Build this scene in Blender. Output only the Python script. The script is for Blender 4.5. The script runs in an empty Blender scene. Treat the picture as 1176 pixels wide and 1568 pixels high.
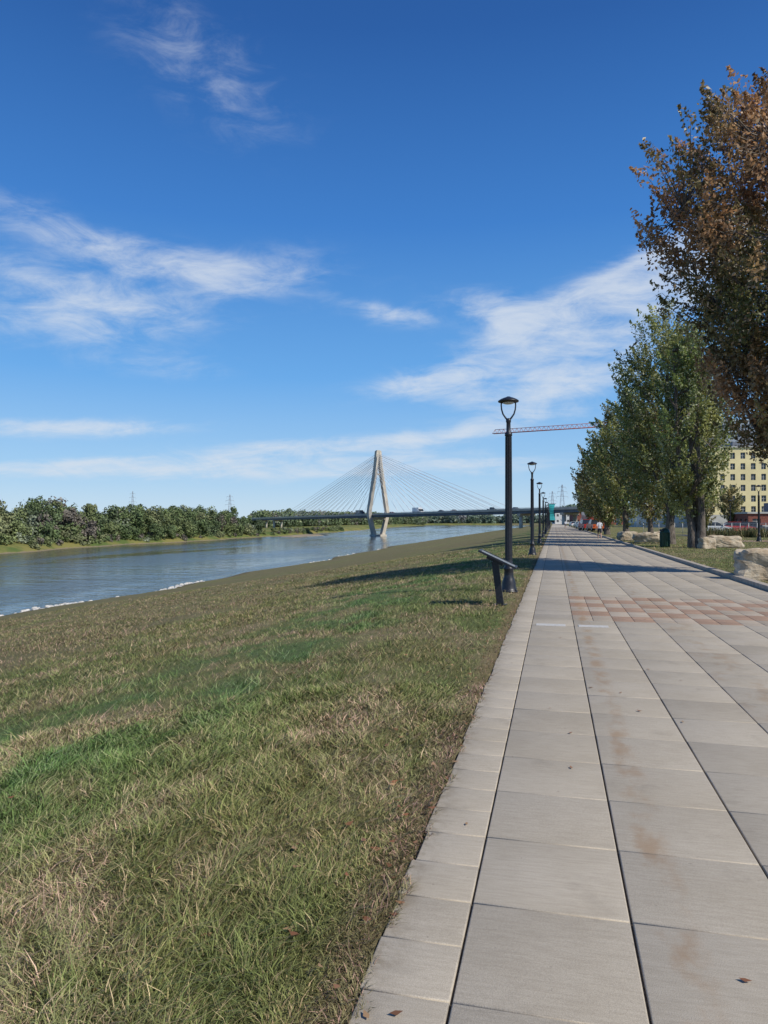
import bpy, math, random
import numpy as np
from mathutils import Vector, Matrix, noise as mnoise
rng=np.random.default_rng(7); random.seed(7)
sc=bpy.context.scene
TH=math.radians(13.45); F=1087.0; K=math.cos(TH)/F; HZ=798.0; VX=848.0; CH=1.6
def P(px,d):
    X=(px-VX)*d*K; return X,(d+X*math.sin(TH))/math.cos(TH)
def ZH(py,d): return CH+(HZ-py)*d/F

# ---------------------------------------------------------------- node helpers
class NT:
    def __init__(s,nt): s.nt=nt; s.n=nt.nodes; s.l=nt.links
    def new(s,t,**kw):
        n=s.n.new(t)
        for k,v in kw.items(): setattr(n,k,v)
        return n
    def set(s,sock,v):
        if isinstance(v,bpy.types.NodeSocket): s.l.new(v,sock)
        else: sock.default_value=v
    def math(s,op,a,b=None,c=None,clamp=False):
        n=s.new('ShaderNodeMath',operation=op); n.use_clamp=clamp
        s.set(n.inputs[0],a)
        if b is not None: s.set(n.inputs[1],b)
        if c is not None: s.set(n.inputs[2],c)
        return n.outputs[0]
    def smooth(s,x,a,b,lo=0.0,hi=1.0):
        n=s.new('ShaderNodeMapRange',interpolation_type='SMOOTHSTEP')
        s.set(n.inputs[0],x); s.set(n.inputs[1],a); s.set(n.inputs[2],b); s.set(n.inputs[3],lo); s.set(n.inputs[4],hi)
        return n.outputs[0]
    def mix(s,f,a,b,mode='MIX'):
        n=s.new('ShaderNodeMix',data_type='RGBA',blend_type=mode)
        s.set(n.inputs[0],f); s.set(n.inputs[6],c4(a)); s.set(n.inputs[7],c4(b))
        return n.outputs[2]
    def noise(s,vec,scale,detail=4,rough=0.55,dist=0.0):
        n=s.new('ShaderNodeTexNoise'); s.set(n.inputs['Vector'],vec); n.inputs['Scale'].default_value=scale
        n.inputs['Detail'].default_value=detail; n.inputs['Roughness'].default_value=rough; n.inputs['Distortion'].default_value=dist
        return n.outputs[0]
    def mapping(s,vec,loc=(0,0,0),rot=(0,0,0),scale=(1,1,1),typ='POINT'):
        n=s.new('ShaderNodeMapping',vector_type=typ); s.set(n.inputs[0],vec)
        n.inputs[1].default_value=loc; n.inputs[2].default_value=rot; n.inputs[3].default_value=scale
        return n.outputs[0]
def c4(c):
    if isinstance(c,bpy.types.NodeSocket): return c
    return (c[0],c[1],c[2],1.0)
def newmat(name):
    m=bpy.data.materials.new(name); m.use_nodes=True
    t=NT(m.node_tree); b=m.node_tree.nodes['Principled BSDF']
    return m,t,b
def simple(name,col,rough=0.6,metal=0.0,nscale=8.0,namt=0.25,bump=0.0):
    m,t,b=newmat(name)
    g=t.new('ShaderNodeNewGeometry').outputs['Position']
    n=t.noise(g,nscale,3)
    f=t.smooth(n,0.3,0.7)
    t.set(b.inputs['Base Color'],t.mix(f,tuple(x*(1-namt) for x in col),tuple(min(1,x*(1+namt)) for x in col)))
    b.inputs['Roughness'].default_value=rough; b.inputs['Metallic'].default_value=metal
    if bump>0:
        bn=t.new('ShaderNodeBump'); bn.inputs['Strength'].default_value=bump; bn.inputs['Distance'].default_value=0.02
        t.set(bn.inputs['Height'],n); t.set(b.inputs['Normal'],bn.outputs[0])
    return m
def attrcol(t):
    n=t.new('ShaderNodeAttribute'); n.attribute_name='Col'; return n.outputs['Color']

# ---------------------------------------------------------------- mesh helpers
def mk(name,V,Fc,mats,col=None,smooth=False,midx=None):
    me=bpy.data.meshes.new(name); V=np.asarray(V,dtype=np.float32); Fc=np.asarray(Fc,dtype=np.int32)
    k=Fc.shape[1]; me.vertices.add(len(V)); me.vertices.foreach_set('co',V.ravel())
    me.loops.add(Fc.size); me.polygons.add(len(Fc))
    me.polygons.foreach_set('loop_start',np.arange(0,Fc.size,k,dtype=np.int32))
    me.loops.foreach_set('vertex_index',Fc.ravel())
    for m in mats: me.materials.append(m)
    if midx is not None: me.polygons.foreach_set('material_index',np.asarray(midx,dtype=np.int32))
    if smooth: me.polygons.foreach_set('use_smooth',np.ones(len(Fc),dtype=bool))
    if col is not None:
        a=me.color_attributes.new('Col','FLOAT_COLOR','POINT')
        c=np.ones((len(V),4),dtype=np.float32); c[:,:3]=col; a.data.foreach_set('color',c.ravel())
    me.update(calc_edges=True); me.validate()
    o=bpy.data.objects.new(name,me); sc.collection.objects.link(o); return o
class MB:
    def __init__(s): s.v=[]; s.f=[]; s.m=[]; s.sm=[]
    def box(s,c,size,m=0,R=None,top=(1,1)):
        b=len(s.v); hx,hy,hz=[q/2 for q in size]
        for z in (-1,1):
            for x,y in ((-1,-1),(1,-1),(1,1),(-1,1)):
                sx,sy=(top if z>0 else (1,1))
                p=Vector((x*hx*sx,y*hy*sy,z*hz))
                if R is not None: p=R@p
                s.v.append(tuple(p+Vector(c)))
        for q in ((3,2,1,0),(4,5,6,7),(0,1,5,4),(1,2,6,5),(2,3,7,6),(3,0,4,7)):
            s.f.append(tuple(b+i for i in q)); s.m.append(m); s.sm.append(False)
    def tube(s,pts,rad,n=8,m=0,cap=True,sx=1.0):
        pts=[Vector(p) for p in pts]; 
        if not hasattr(rad,'__len__'): rad=[rad]*len(pts)
        b=len(s.v); ref=Vector((0,0,1))
        if abs((pts[-1]-pts[0]).normalized().z)>0.9: ref=Vector((0,1,0))
        for i,p in enumerate(pts):
            d=(pts[min(i+1,len(pts)-1)]-pts[max(i-1,0)]).normalized()
            a=d.cross(ref).normalized(); c=d.cross(a).normalized()
            for j in range(n):
                t=2*math.pi*j/n
                s.v.append(tuple(p+a*math.cos(t)*rad[i]*sx+c*math.sin(t)*rad[i]))
        for i in range(len(pts)-1):
            for j in range(n):
                j2=(j+1)%n
                s.f.append((b+i*n+j,b+i*n+j2,b+(i+1)*n+j2,b+(i+1)*n+j)); s.m.append(m); s.sm.append(True)
        if cap:
            s.f.append(tuple(b+j for j in range(n))[::-1]); s.m.append(m); s.sm.append(False)
            s.f.append(tuple(b+(len(pts)-1)*n+j for j in range(n))); s.m.append(m); s.sm.append(False)
    def lathe(s,prof,c=(0,0,0),n=20,m=0):
        b=len(s.v)
        for r,z in prof:
            for j in range(n):
                t=2*math.pi*j/n; s.v.append((c[0]+r*math.cos(t),c[1]+r*math.sin(t),c[2]+z))
        for i in range(len(prof)-1):
            for j in range(n):
                j2=(j+1)%n
                s.f.append((b+i*n+j,b+i*n+j2,b+(i+1)*n+j2,b+(i+1)*n+j)); s.m.append(m); s.sm.append(True)
        s.f.append(tuple(b+j for j in range(n))[::-1]); s.m.append(m); s.sm.append(False)
        s.f.append(tuple(b+(len(prof)-1)*n+j for j in range(n))); s.m.append(m); s.sm.append(False)
    def quad(s,a,b_,c,d,m=0):
        b=len(s.v); s.v+= [tuple(a),tuple(b_),tuple(c),tuple(d)]
        s.f.append((b,b+1,b+2,b+3)); s.m.append(m); s.sm.append(False)
    def build(s,name,mats,loc=(0,0,0),rz=0.0,bevel=0.0):
        me=bpy.data.meshes.new(name); me.from_pydata(s.v,[],s.f)
        for m in mats: me.materials.append(m)
        me.polygons.foreach_set('material_index',s.m); me.polygons.foreach_set('use_smooth',s.sm)
        me.update(); o=bpy.data.objects.new(name,me); sc.collection.objects.link(o)
        o.location=loc; o.rotation_euler[2]=rz
        if bevel>0:
            bm=o.modifiers.new('bevel','BEVEL'); bm.width=bevel; bm.segments=2; bm.limit_method='ANGLE'
        return o

# ---------------------------------------------------------------- terrain
WZ=-8.0
YK=[-400,0,90,170,260,450,670,1000,1750,2600]
XF=[-150,-152,-156,-160,-168,-170,-192,-235,-300,-300]
XN=[-54,-54,-54,-55,-59,-58,-56,-48,-40,-40]
def shore(Y):
    xn=np.interp(Y,YK,XN)+1.2*np.sin(Y*0.09)+0.7*np.sin(Y*0.23+1)
    xf=np.interp(Y,YK,XF)+2.5*np.sin(Y*0.045)+1.5*np.sin(Y*0.13+2)
    return xn,xf
def zt(X,Y):
    X=np.asarray(X,dtype=float); Y=np.asarray(Y,dtype=float)
    xn,xf=shore(Y)
    t=np.clip((-1.4-X)/(-1.4-(xn)),0,None)
    ease=t*t/(t+0.04)*1.04
    z=-0.012+np.where(X<-1.4,(WZ+0.012)*ease,0)
    z=np.maximum(z,-11)
    u=(xf-X)
    zf=np.where(u>-12, WZ+np.clip(u,-12,0)*0.25+np.where(u>0,3.6*(1-np.exp(-np.clip(u,0,None)/7.0)),0), -11)
    z=np.where(X<(xn+xf)/2,zf,z)
    e=np.clip((Y-1650)/40,0,1)*np.clip((-20-X)/20,0,1)
    z=z*(1-e)+(-4.0)*e
    return z
xs=np.concatenate([np.linspace(-4000,-420,16),np.linspace(-400,-215,20),np.linspace(-212,-148,60),np.linspace(-145,-70,12),np.linspace(-68,-46,50),
    np.linspace(-45,-6,60),np.linspace(-5.6,-0.9,22),[-0.66,-0.655,4.755,4.76],np.linspace(5.2,12,14),np.linspace(14,60,14),np.linspace(80,4000,16)])
ys=np.concatenate([np.linspace(-300,-20,10),np.linspace(-15,100,80),np.linspace(103,480,110),np.linspace(490,1000,50),np.linspace(1030,1640,18),np.linspace(1650,1700,6),np.linspace(1800,9000,14)])
GX,GY=np.meshgrid(xs,ys); GZ=zt(GX,GY)
GZ=np.where((GX>-0.658)&(GX<4.757),-0.07,GZ)
near=(GX<-0.9)&(GX>-50)
nz=np.array([mnoise.noise(Vector((a*0.35,b*0.35,0)))*0.05+mnoise.noise(Vector((a*1.3,b*1.3,3)))*0.02 for a,b in zip(GX.ravel(),GY.ravel())]).reshape(GX.shape)
GZ=GZ+np.where(near,nz,0)
nx,ny=len(xs),len(ys)
V=np.stack([GX.ravel(),GY.ravel(),GZ.ravel()],1)
ii,jj=np.meshgrid(np.arange(nx-1),np.arange(ny-1)); a=(jj*nx+ii).ravel()
FQ=np.stack([a,a+1,a+1+nx,a+nx],1)

def grass_color(t):
    pos=t.new('ShaderNodeNewGeometry').outputs['Position']
    sx=t.new('ShaderNodeSeparateXYZ'); t.set(sx.inputs[0],pos); X=sx.outputs[0]; Z=sx.outputs[2]
    flat=t.mapping(pos,scale=(1,0.55,0.0))
    n1=t.noise(flat,0.32,3,0.6,0.4); n2=t.noise(flat,1.1,3,0.6,0.5); n3=t.noise(flat,4.5,2,0.6)
    n4=t.noise(t.mapping(pos,loc=(31,7,0),scale=(1,0.4,0)),0.12,2,0.5)
    olive=(0.215,0.195,0.078); green=(0.150,0.185,0.058); lush=(0.088,0.180,0.060); dry=(0.32,0.255,0.145); brown=(0.215,0.175,0.098)
    c=t.mix(t.smooth(n1,0.40,0.62),olive,green)
    c=t.mix(t.math('MULTIPLY',t.smooth(n2,0.45,0.62),0.75),c,dry)
    dx=t.math('ADD',X,t.math('MULTIPLY',t.math('SUBTRACT',n1,0.5),4.5))
    st=t.math('MULTIPLY',t.smooth(dx,-6.0,-4.4),t.smooth(dx,-1.8,-3.6))
    c=t.mix(t.math('MULTIPLY',st,t.smooth(n2,0.60,0.36,0.0,0.85)),c,lush)
    bz=t.math('MULTIPLY',t.smooth(dx,-5.0,-8.0),t.smooth(n4,0.33,0.55))
    c=t.mix(t.math('MULTIPLY',bz,t.smooth(n3,0.2,0.75,0.45,0.95)),c,brown)
    c=t.mix(t.smooth(n3,0.3,0.7,0.0,0.3),c,(0.09,0.105,0.04))
    eg=t.smooth(t.math('ADD',X,t.math('MULTIPLY',t.math('SUBTRACT',n3,0.5),0.22)),-0.90,-0.72,0.0,0.7)
    eg=t.math('MULTIPLY',eg,t.smooth(X,0.5,0.0))
    c=t.mix(eg,c,(0.20,0.145,0.09))
    return c,pos,X,Z,n1,n2,n3
m_ground,t,b=newmat('ground_grass')
c,pos,X,Z,n1,n2,n3=grass_color(t)
nf=t.noise(t.mapping(pos,scale=(1,0.6,1)),22,3,0.7); nff=t.noise(pos,90,2,0.7)
c=t.mix(t.smooth(nf,0.3,0.7,0.0,0.5),c,(0.07,0.075,0.032))
c=t.mix(t.smooth(nff,0.5,0.75,0.0,0.5),c,(0.33,0.28,0.16))
ed=t.math('ADD',Z,t.math('MULTIPLY',n2,1.1))
mudf=t.smooth(ed,-7.0,-7.45)
isfar=t.smooth(X,-120,-130)
nb=t.noise(pos,0.07,4,0.65)
farc=t.mix(t.smooth(nb,0.4,0.62),(0.22,0.20,0.065),(0.10,0.14,0.04))
c=t.mix(isfar,c,farc)
c=t.mix(mudf,c,t.mix(isfar,(0.11,0.09,0.055),(0.24,0.19,0.13)))
t.set(b.inputs['Base Color'],c); b.inputs['Roughness'].default_value=0.95; b.inputs['Specular IOR Level'].default_value=0.1
bp=t.new('ShaderNodeBump'); bp.inputs['Strength'].default_value=0.9; bp.inputs['Distance'].default_value=0.05
t.set(bp.inputs['Height'],t.math('ADD',nf,t.math('MULTIPLY',nff,0.5))); t.set(b.inputs['Normal'],bp.outputs[0])
ground=mk('ground',V,FQ,[m_ground],smooth=True)

# water
m_w,t,b=newmat('river_water')
pos=t.new('ShaderNodeNewGeometry').outputs['Position']
w1=t.noise(t.mapping(pos,scale=(1.0,0.5,1)),1.1,3,0.6,0.3); w2=t.noise(t.mapping(pos,rot=(0,0,0.5),scale=(0.3,1.0,1)),0.25,3,0.5,0.6)
patch=t.noise(t.mapping(pos,scale=(1,0.22,1)),0.035,4,0.6,0.8)
b.inputs['Base Color'].default_value=(0.075,0.078,0.062,1)
t.set(b.inputs['Roughness'],t.smooth(patch,0.35,0.65,0.05,0.16)); b.inputs['IOR'].default_value=1.33
bp=t.new('ShaderNodeBump'); t.set(bp.inputs['Strength'],t.smooth(patch,0.38,0.62,0.3,1.0)); bp.inputs['Distance'].default_value=0.18
t.set(bp.inputs['Height'],t.math('ADD',w1,t.math('MULTIPLY',w2,1.6))); t.set(b.inputs['Normal'],bp.outputs[0])
mk('river_water',[(-420,-380,WZ),(-30,-380,WZ),(-30,1750,WZ),(-420,1750,WZ)],[(0,1,2,3)],[m_w])

# ---------------------------------------------------------------- grass blades
m_gr,t,b=newmat('grass_blades')
c,pos,X,Z,n1,n2,n3=grass_color(t)
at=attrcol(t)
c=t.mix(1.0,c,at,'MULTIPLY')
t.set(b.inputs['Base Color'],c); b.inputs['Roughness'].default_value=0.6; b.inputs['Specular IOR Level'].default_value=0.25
def blades(px,py,r,two,name=None):
    n=len(px); z=zt(px,py)-0.006
    sc_=np.clip((r/2.2),1,None)**0.75
    w=0.0015*sc_*rng.uniform(0.6,1.5,n)
    cl=0.5+0.5*np.sin(px*7.1+2*np.sin(py*3.3))*np.cos(py*6.3+2*np.sin(px*4.1))
    cl2=0.5+0.5*np.sin(px*2.3+1.7*np.sin(py*1.1))*np.cos(py*1.9+2*np.sin(px*1.3))
    h=(0.014+0.046*rng.random(n)**1.7)*(0.55+0.55*cl+0.4*cl2)*np.clip(sc_,1,1.25)
    edge=np.clip((-0.65-px)/0.4,0.6,1.0); edge=np.where(px>0,1,edge); h*=edge
    tall=rng.random(n)<0.016; h=np.where(tall,h*2.1,h)
    az=4.0*np.sin(px*3.1+1.5*np.sin(py*2.7))+3.0*np.cos(py*2.3+1.5*np.sin(px*3.9))+rng.normal(0,1.5,n); lean=rng.uniform(0.3,1.7,n)*h
    dx=np.cos(az)*lean+0.2*h; dy=np.sin(az)*lean
    f=rng.uniform(0,np.pi,n); wx=np.cos(f)*w; wy=np.sin(f)*w
    dryf=(rng.random(n)<(0.16+0.26*(1-cl2)))[:,None]
    br=(rng.uniform(0.6,1.6,n)*(0.85+0.3*cl))[:,None]
    col=np.where(dryf,np.array([[1.75,1.38,1.9]]),np.array([[0.95,1.05,0.9]]))*br
    base=np.stack([px,py,z],1); W=np.stack([wx,wy,np.zeros(n)],1)
    tip=base+np.stack([dx,dy,h],1)
    if two:
        mid=base+np.stack([dx*0.35,dy*0.35,h*0.62],1)
        V=np.stack([base-W,base+W,mid+W*0.85,mid-W*0.85,tip+W*0.12,tip-W*0.12],1).reshape(-1,3)
        i=np.arange(n)*6; Fq=np.concatenate([np.stack([i,i+1,i+2,i+3],1),np.stack([i+3,i+2,i+4,i+5],1)])
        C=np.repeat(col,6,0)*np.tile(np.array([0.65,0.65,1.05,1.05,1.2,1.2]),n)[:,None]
    else:
        V=np.stack([base-W,base+W,tip+W*0.2,tip-W*0.2],1).reshape(-1,3)
        i=np.arange(n)*4; Fq=np.stack([i,i+1,i+2,i+3],1)
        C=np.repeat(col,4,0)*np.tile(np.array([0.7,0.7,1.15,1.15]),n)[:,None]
    return V,Fq,C
def samp(N,r0,r1,a0,a1):
    u=rng.random(N); r=(r0**.5+u*(r1**.5-r0**.5))**2; a=rng.uniform(a0,a1,N)
    return r*np.sin(a),r*np.cos(a),r
px,py,r=samp(360000,1.3,7.0,math.radians(-66),math.radians(0))
k=px<-0.64+0.025*np.sin(py*9)+0.015*np.sin(py*23); A=blades(px[k],py[k],r[k],True)
px,py,r=samp(270000,6.5,55,math.radians(-56),math.radians(1))
k=(px<-0.63+0.02*np.sin(py*5))&(px>-50); B=blades(px[k],py[k],r[k],False)
px,py,r=samp(60000,14,75,math.radians(2),math.radians(24))
k=(px>4.99)&(px<22); C_=blades(px[k],py[k],r[k],False)
V=np.concatenate([A[0],B[0],C_[0]]); F_=np.concatenate([A[1],B[1]+len(A[0]),C_[1]+len(A[0])+len(B[0])]); Cc=np.concatenate([A[2],B[2],C_[2]])
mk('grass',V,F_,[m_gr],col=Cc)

# fallen leaves
n=330
lx=np.concatenate([-0.62-np.abs(rng.normal(0,0.35,200)),rng.uniform(-3.5,-0.7,90),rng.uniform(-0.6,4.5,40)]); ly=rng.uniform(2,13,n)
zz=np.where(lx<-0.65,zt(lx,ly)+rng.uniform(0.01,0.05,n),0.008)
V=[];C0=[]
for i in range(n):
    s=random.uniform(0.010,0.027); a_=random.uniform(0,6.28); ca,sa=math.cos(a_),math.sin(a_); tl=random.uniform(-.6,.6)
    for (u,v,w_) in ((-1,0,0.2),(0,-.55,0),(1.1,0,0.35),(0,.55,0)):
        V.append((lx[i]+s*(u*ca-v*sa),ly[i]+s*(u*sa+v*ca),zz[i]+s*(w_+tl*v*0.8 if lx[i]<-0.65 else w_*0.5)))
    cc=random.choice([(0.22,0.09,0.04),(0.28,0.14,0.07),(0.16,0.07,0.03),(0.33,0.2,0.1)])
    C0+= [cc]*4
m_lf,t,b=newmat('dry_leaf'); t.set(b.inputs['Base Color'],attrcol(t)); b.inputs['Roughness'].default_value=0.7
mk('fallen_leaves',V,np.arange(n*4).reshape(-1,4),[m_lf],col=np.array(C0))

# ---------------------------------------------------------------- paving
S=0.635; xj=[-0.655,-0.338]+[-0.338+S*i for i in range(1,9)]; xj[-1]=4.75
Vp=[];Cp=[];Fp=[]
def slab(x0,x1,y0,y1,col,gx=0.0050,gy=0.0028,bv=0.005,dz=0.0):
    b=len(Vp); x0+=gx;x1-=gx;y0+=gy;y1-=gy
    for (e,z) in ((0,-0.05),(0,-bv),(bv*0.4,-bv*0.3),(bv*1.3,0)):
        for (x,y) in ((x0+e,y0+e),(x1-e,y0+e),(x1-e,y1-e),(x0+e,y1-e)):
            Vp.append((x,y,z+dz)); Cp.append(col if z>-0.001 else tuple(q*1.1 for q in col))
    for l in range(3):
        for j in range(4):
            j2=(j+1)%4; Fp.append((b+l*4+j,b+l*4+j2,b+(l+1)*4+j2,b+(l+1)*4+j))
    Fp.append((b+12,b+13,b+14,b+15))
y=2.37-S*8; row=0
while y<190:
    for i in range(len(xj)-1):
        v=random.uniform(0.93,1.07); base=(0.468*v,0.412*v,0.328*v)
        jz=lambda: random.uniform(-0.0012,0.0012) if y<60 else 0
        if i==0:
            for h_ in range(2):
                v=random.uniform(0.95,1.06); x0=xj[i]+random.uniform(-0.010,0.012)
                slab(x0,xj[1],y+h_*S/2,y+(h_+1)*S/2,(0.485*v,0.427*v,0.34*v),dz=jz())
        elif 11.4<y<15.6 and xj[i]>0.25:
            xm=(xj[i]+xj[i+1])/2
            for h_ in range(2):
                for g_,(xa,xb) in enumerate(((xj[i],xm),(xm,xj[i+1]))):
                    v=random.uniform(0.9,1.08)
                    cc=(0.41*v,0.275*v,0.195*v) if (row+i)%2==0 else (0.47*v,0.395*v,0.31*v)
                    slab(xa,xb,y+h_*S/2,y+(h_+1)*S/2,cc,gx=0.003,dz=jz())
        elif 11.4<y<15.6: slab(xj[i],xj[i+1],y,y+S,(0.41*v,0.365*v,0.30*v),dz=jz())
        else: slab(xj[i],xj[i+1],y,y+S,base,dz=jz())
    y+=S; row+=1
m_pv,t,b=newmat('concrete_pavers')
pos=t.new('ShaderNodeNewGeometry').outputs['Position']; ac=attrcol(t)
sx=t.new('ShaderNodeSeparateXYZ'); t.set(sx.inputs[0],pos)
nA=t.noise(pos,1.3,4,0.6); nB=t.noise(pos,240,2,0.7); nC=t.noise(t.mapping(pos,scale=(1,9,1)),7,4,0.65); nD=t.noise(pos,14,4,0.65)
c=t.mix(t.smooth(nA,0.35,0.68,0.0,0.45),ac,t.mix(1.0,ac,(0.78,0.76,0.72),'MULTIPLY'))
c=t.mix(t.smooth(nC,0.35,0.7,0.0,0.45),c,t.mix(1.0,c,(0.72,0.70,0.68),'MULTIPLY'))
c=t.mix(t.smooth(nB,0.42,0.66,0.0,0.65),c,t.mix(1.0,c,(0.56,0.54,0.52),'MULTIPLY'))
c=t.mix(t.smooth(nB,0.58,0.75,0.0,0.4),c,(0.64,0.59,0.52))
sxx=t.math('ADD',sx.outputs[0],t.math('MULTIPLY',t.math('SUBTRACT',nD,0.5),0.15))
st=t.math('MULTIPLY',t.smooth(sxx,0.36,0.43),t.smooth(sxx,0.58,0.46))
stn=t.noise(t.mapping(pos,scale=(1.5,0.9,1)),2.6,4,0.6)
c=t.mix(t.math('MULTIPLY',st,t.smooth(stn,0.40,0.62,0.0,0.55)),c,(0.30,0.18,0.09))
st2=t.math('MULTIPLY',t.smooth(sxx,1.5,1.7),t.smooth(sxx,2.2,1.9))
c=t.mix(t.math('MULTIPLY',st2,t.smooth(stn,0.48,0.66,0.0,0.4)),c,(0.28,0.18,0.10))
bl=t.noise(t.mapping(pos,loc=(5,3,0)),2.2,4,0.7)
c=t.mix(t.smooth(bl,0.56,0.74,0.0,0.35),c,(0.22,0.19,0.15))
c=t.mix(t.math('MULTIPLY',t.smooth(sx.outputs[0],-0.50,-0.66),t.smooth(nD,0.4,0.65,0.0,0.45)),c,(0.16,0.12,0.07))
spk=t.noise(pos,30,2,0.5)
c=t.mix(t.smooth(spk,0.73,0.77,0.0,0.45),c,(0.13,0.11,0.09))
t.set(b.inputs['Base Color'],c); b.inputs['Roughness'].default_value=0.9; b.inputs['Specular IOR Level'].default_value=0.2
bp=t.new('ShaderNodeBump'); bp.inputs['Strength'].default_value=0.45; bp.inputs['Distance'].default_value=0.004
t.set(bp.inputs['Height'],t.math('ADD',nB,nC)); t.set(b.inputs['Normal'],bp.outputs[0])
mk('paved_walkway',Vp,Fp,[m_pv],col=np.array(Cp))
m_jt=simple('joint_sand',(0.075,0.06,0.045),0.95,0,60,0.5,0.3)
mk('walkway_bedding',[(-0.65,-2.6,-0.014),(4.745,-2.6,-0.014),(4.745,190,-0.014),(-0.65,190,-0.014)],[(0,1,2,3)],[m_jt])
m_far=simple('far_concrete',(0.43,0.38,0.30),0.9,0,0.5,0.1)
mk('far_walkway',[(-0.65,190.3,0.0),(4.75,190.3,0.0),(4.75,900,0.0),(-0.65,900,0.0)],[(0,1,2,3)],[m_far])
m_pl=simple('inset_plate',(0.50,0.48,0.44),0.7,0,20,0.1)
mb=MB()
for xx in (-0.30,0.33,3.6): mb.box((xx+0.25,11.25,0.001),(0.44,0.2,0.012),0)
mb.build('paving_inset_plate',[m_pl],bevel=0.002)

m_kb=simple('kerb_concrete',(0.36,0.31,0.25),0.9,0,8,0.2,0.2)
mb=MB()
y=15.5
while y<120:
    mb.box((4.87,y+0.6,0.0),(0.20,1.19,0.22),0); y+=1.2
mb.build('kerb',[m_kb],bevel=0.012)

# ---------------------------------------------------------------- materials for things
m_blk,t,b=newmat('black_painted_metal'); 
g=t.new('ShaderNodeNewGeometry').outputs['Position']; n_=t.noise(g,25,3)
t.set(b.inputs['Base Color'],t.mix(t.smooth(n_,0.35,0.7),(0.010,0.011,0.016),(0.024,0.026,0.033))); b.inputs['Roughness'].default_value=0.42
m_lens=simple('lamp_lens',(0.55,0.56,0.55),0.3,0,5,0.1)
m_steel=simple('pale_steel',(0.5,0.5,0.48),0.5,0.3,5,0.1)

# ---------------------------------------------------------------- street lamps
lamp_me=None
def street_lamp(X,Y,z=0.0,rz=0.0):
    global lamp_me
    if lamp_me is None:
        mb=MB()
        mb.lathe([(0.21,0),(0.21,0.035),(0.185,0.05),(0.175,0.09),(0.16,0.13),(0.155,0.22),(0.13,0.3),(0.108,0.36),(0.104,0.5),(0.116,0.52),(0.116,0.55),(0.09,0.58),(0.080,0.75),
                  (0.074,2.0),(0.069,3.55),(0.084,3.56),(0.084,3.62),(0.062,3.64),(0.05,3.66),(0.047,3.86),(0.058,3.88),(0.058,3.93),(0.04,3.96),(0.0,3.97)],n=24)
        for k_ in range(12):
            a=2*math.pi*k_/12; mb.tube([(0.076*math.cos(a),0.076*math.sin(a),0.75),(0.066*math.cos(a),0.066*math.sin(a),3.54)],0.010,n=5,cap=False)
        for s_ in (-1,1):
            mb.tube([(s_*x,0,zz_) for x,zz_ in ((0.03,3.93),(0.07,3.98),(0.125,4.06),(0.155,4.16),(0.165,4.26),(0.16,4.34))],[0.02,0.02,0.018,0.017,0.016,0.016],n=8)
        mb.lathe([(0.15,4.32),(0.228,4.335),(0.238,4.355),(0.228,4.37),(0.18,4.40),(0.11,4.43),(0.06,4.445),(0.035,4.46),(0.0,4.465)],n=32)
        mb.lathe([(0.0,4.285),(0.08,4.29),(0.12,4.305),(0.135,4.33),(0.135,4.332)],n=24,m=1)
        for k_ in range(4):
            a=math.pi/4+k_*math.pi/2; mb.lathe([(0.018,0.035),(0.018,0.07),(0.0,0.075)],c=(0.195*math.cos(a),0.195*math.sin(a),0),n=6)
        o=mb.build('street_lamp',[m_blk,m_lens]); lamp_me=o.data
    else:
        o=bpy.data.objects.new('street_lamp',lamp_me); sc.collection.objects.link(o)
    o.location=(X,Y,z); o.rotation_euler[2]=rz
for i in range(12):
    street_lamp(-1.0,16.4+18.2*i,-0.015,TH)
X_,Y_=P(1162,56); street_lamp(X_,Y_,0,0.3)
X_,Y_=P(1118,95); street_lamp(X_,Y_,0,0.3)

# ---------------------------------------------------------------- interpretive sign: single post, tilted panel
mb=MB()
R=Matrix.Rotation(math.radians(-7),3,'Y')
mb.box((-0.055,0,0.42),(0.13,0.09,0.86),0,R=R)
mb.box((0.0,0,0.012),(0.24,0.2,0.024),0)
A24=math.radians(25); Rp=Matrix.Rotation(A24,3,'Y')
def onp(u,v,h): return (-0.05+u*math.cos(A24)+h*math.sin(A24),v,0.885-u*math.sin(A24)+h*math.cos(A24))
mb.box(onp(0,0,0),(0.78,0.58,0.022),0,R=Rp)
mb.box(onp(0,0,0.0135),(0.70,0.50,0.004),1,R=Rp)
for u_,v_,w_,d_ in ((-0.37,0,0.04,0.58),(0.37,0,0.04,0.58)): mb.box(onp(u_,v_,0.018),(w_,d_,0.016),0,R=Rp)
for u_,v_,w_,d_ in ((0,-0.27,0.70,0.04),(0,0.27,0.70,0.04)): mb.box(onp(u_,v_,0.018),(w_,d_,0.016),0,R=Rp)
mb.box(onp(-0.04,0,-0.045),(0.34,0.10,0.066),0,R=Rp)
m_pan,t,b=newmat('sign_graphic_panel')
o_=t.new('ShaderNodeTexCoord').outputs['Object']
vor=t.new('ShaderNodeTexBrick'); t.set(vor.inputs['Vector'],o_); vor.inputs['Scale'].default_value=9; 
vor.inputs['Color1'].default_value=(0.25,0.27,0.27,1); vor.inputs['Color2'].default_value=(0.08,0.11,0.14,1); vor.inputs['Mortar'].default_value=(0.35,0.35,0.32,1)
t.set(b.inputs['Base Color'],vor.outputs[0]); b.inputs['Roughness'].default_value=0.5; b.inputs['Specular IOR Level'].default_value=0.3
mb.build('interpretive_sign',[m_blk,m_pan],loc=(-1.0,13.85,-0.02),rz=0.0,bevel=0.003)

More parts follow.
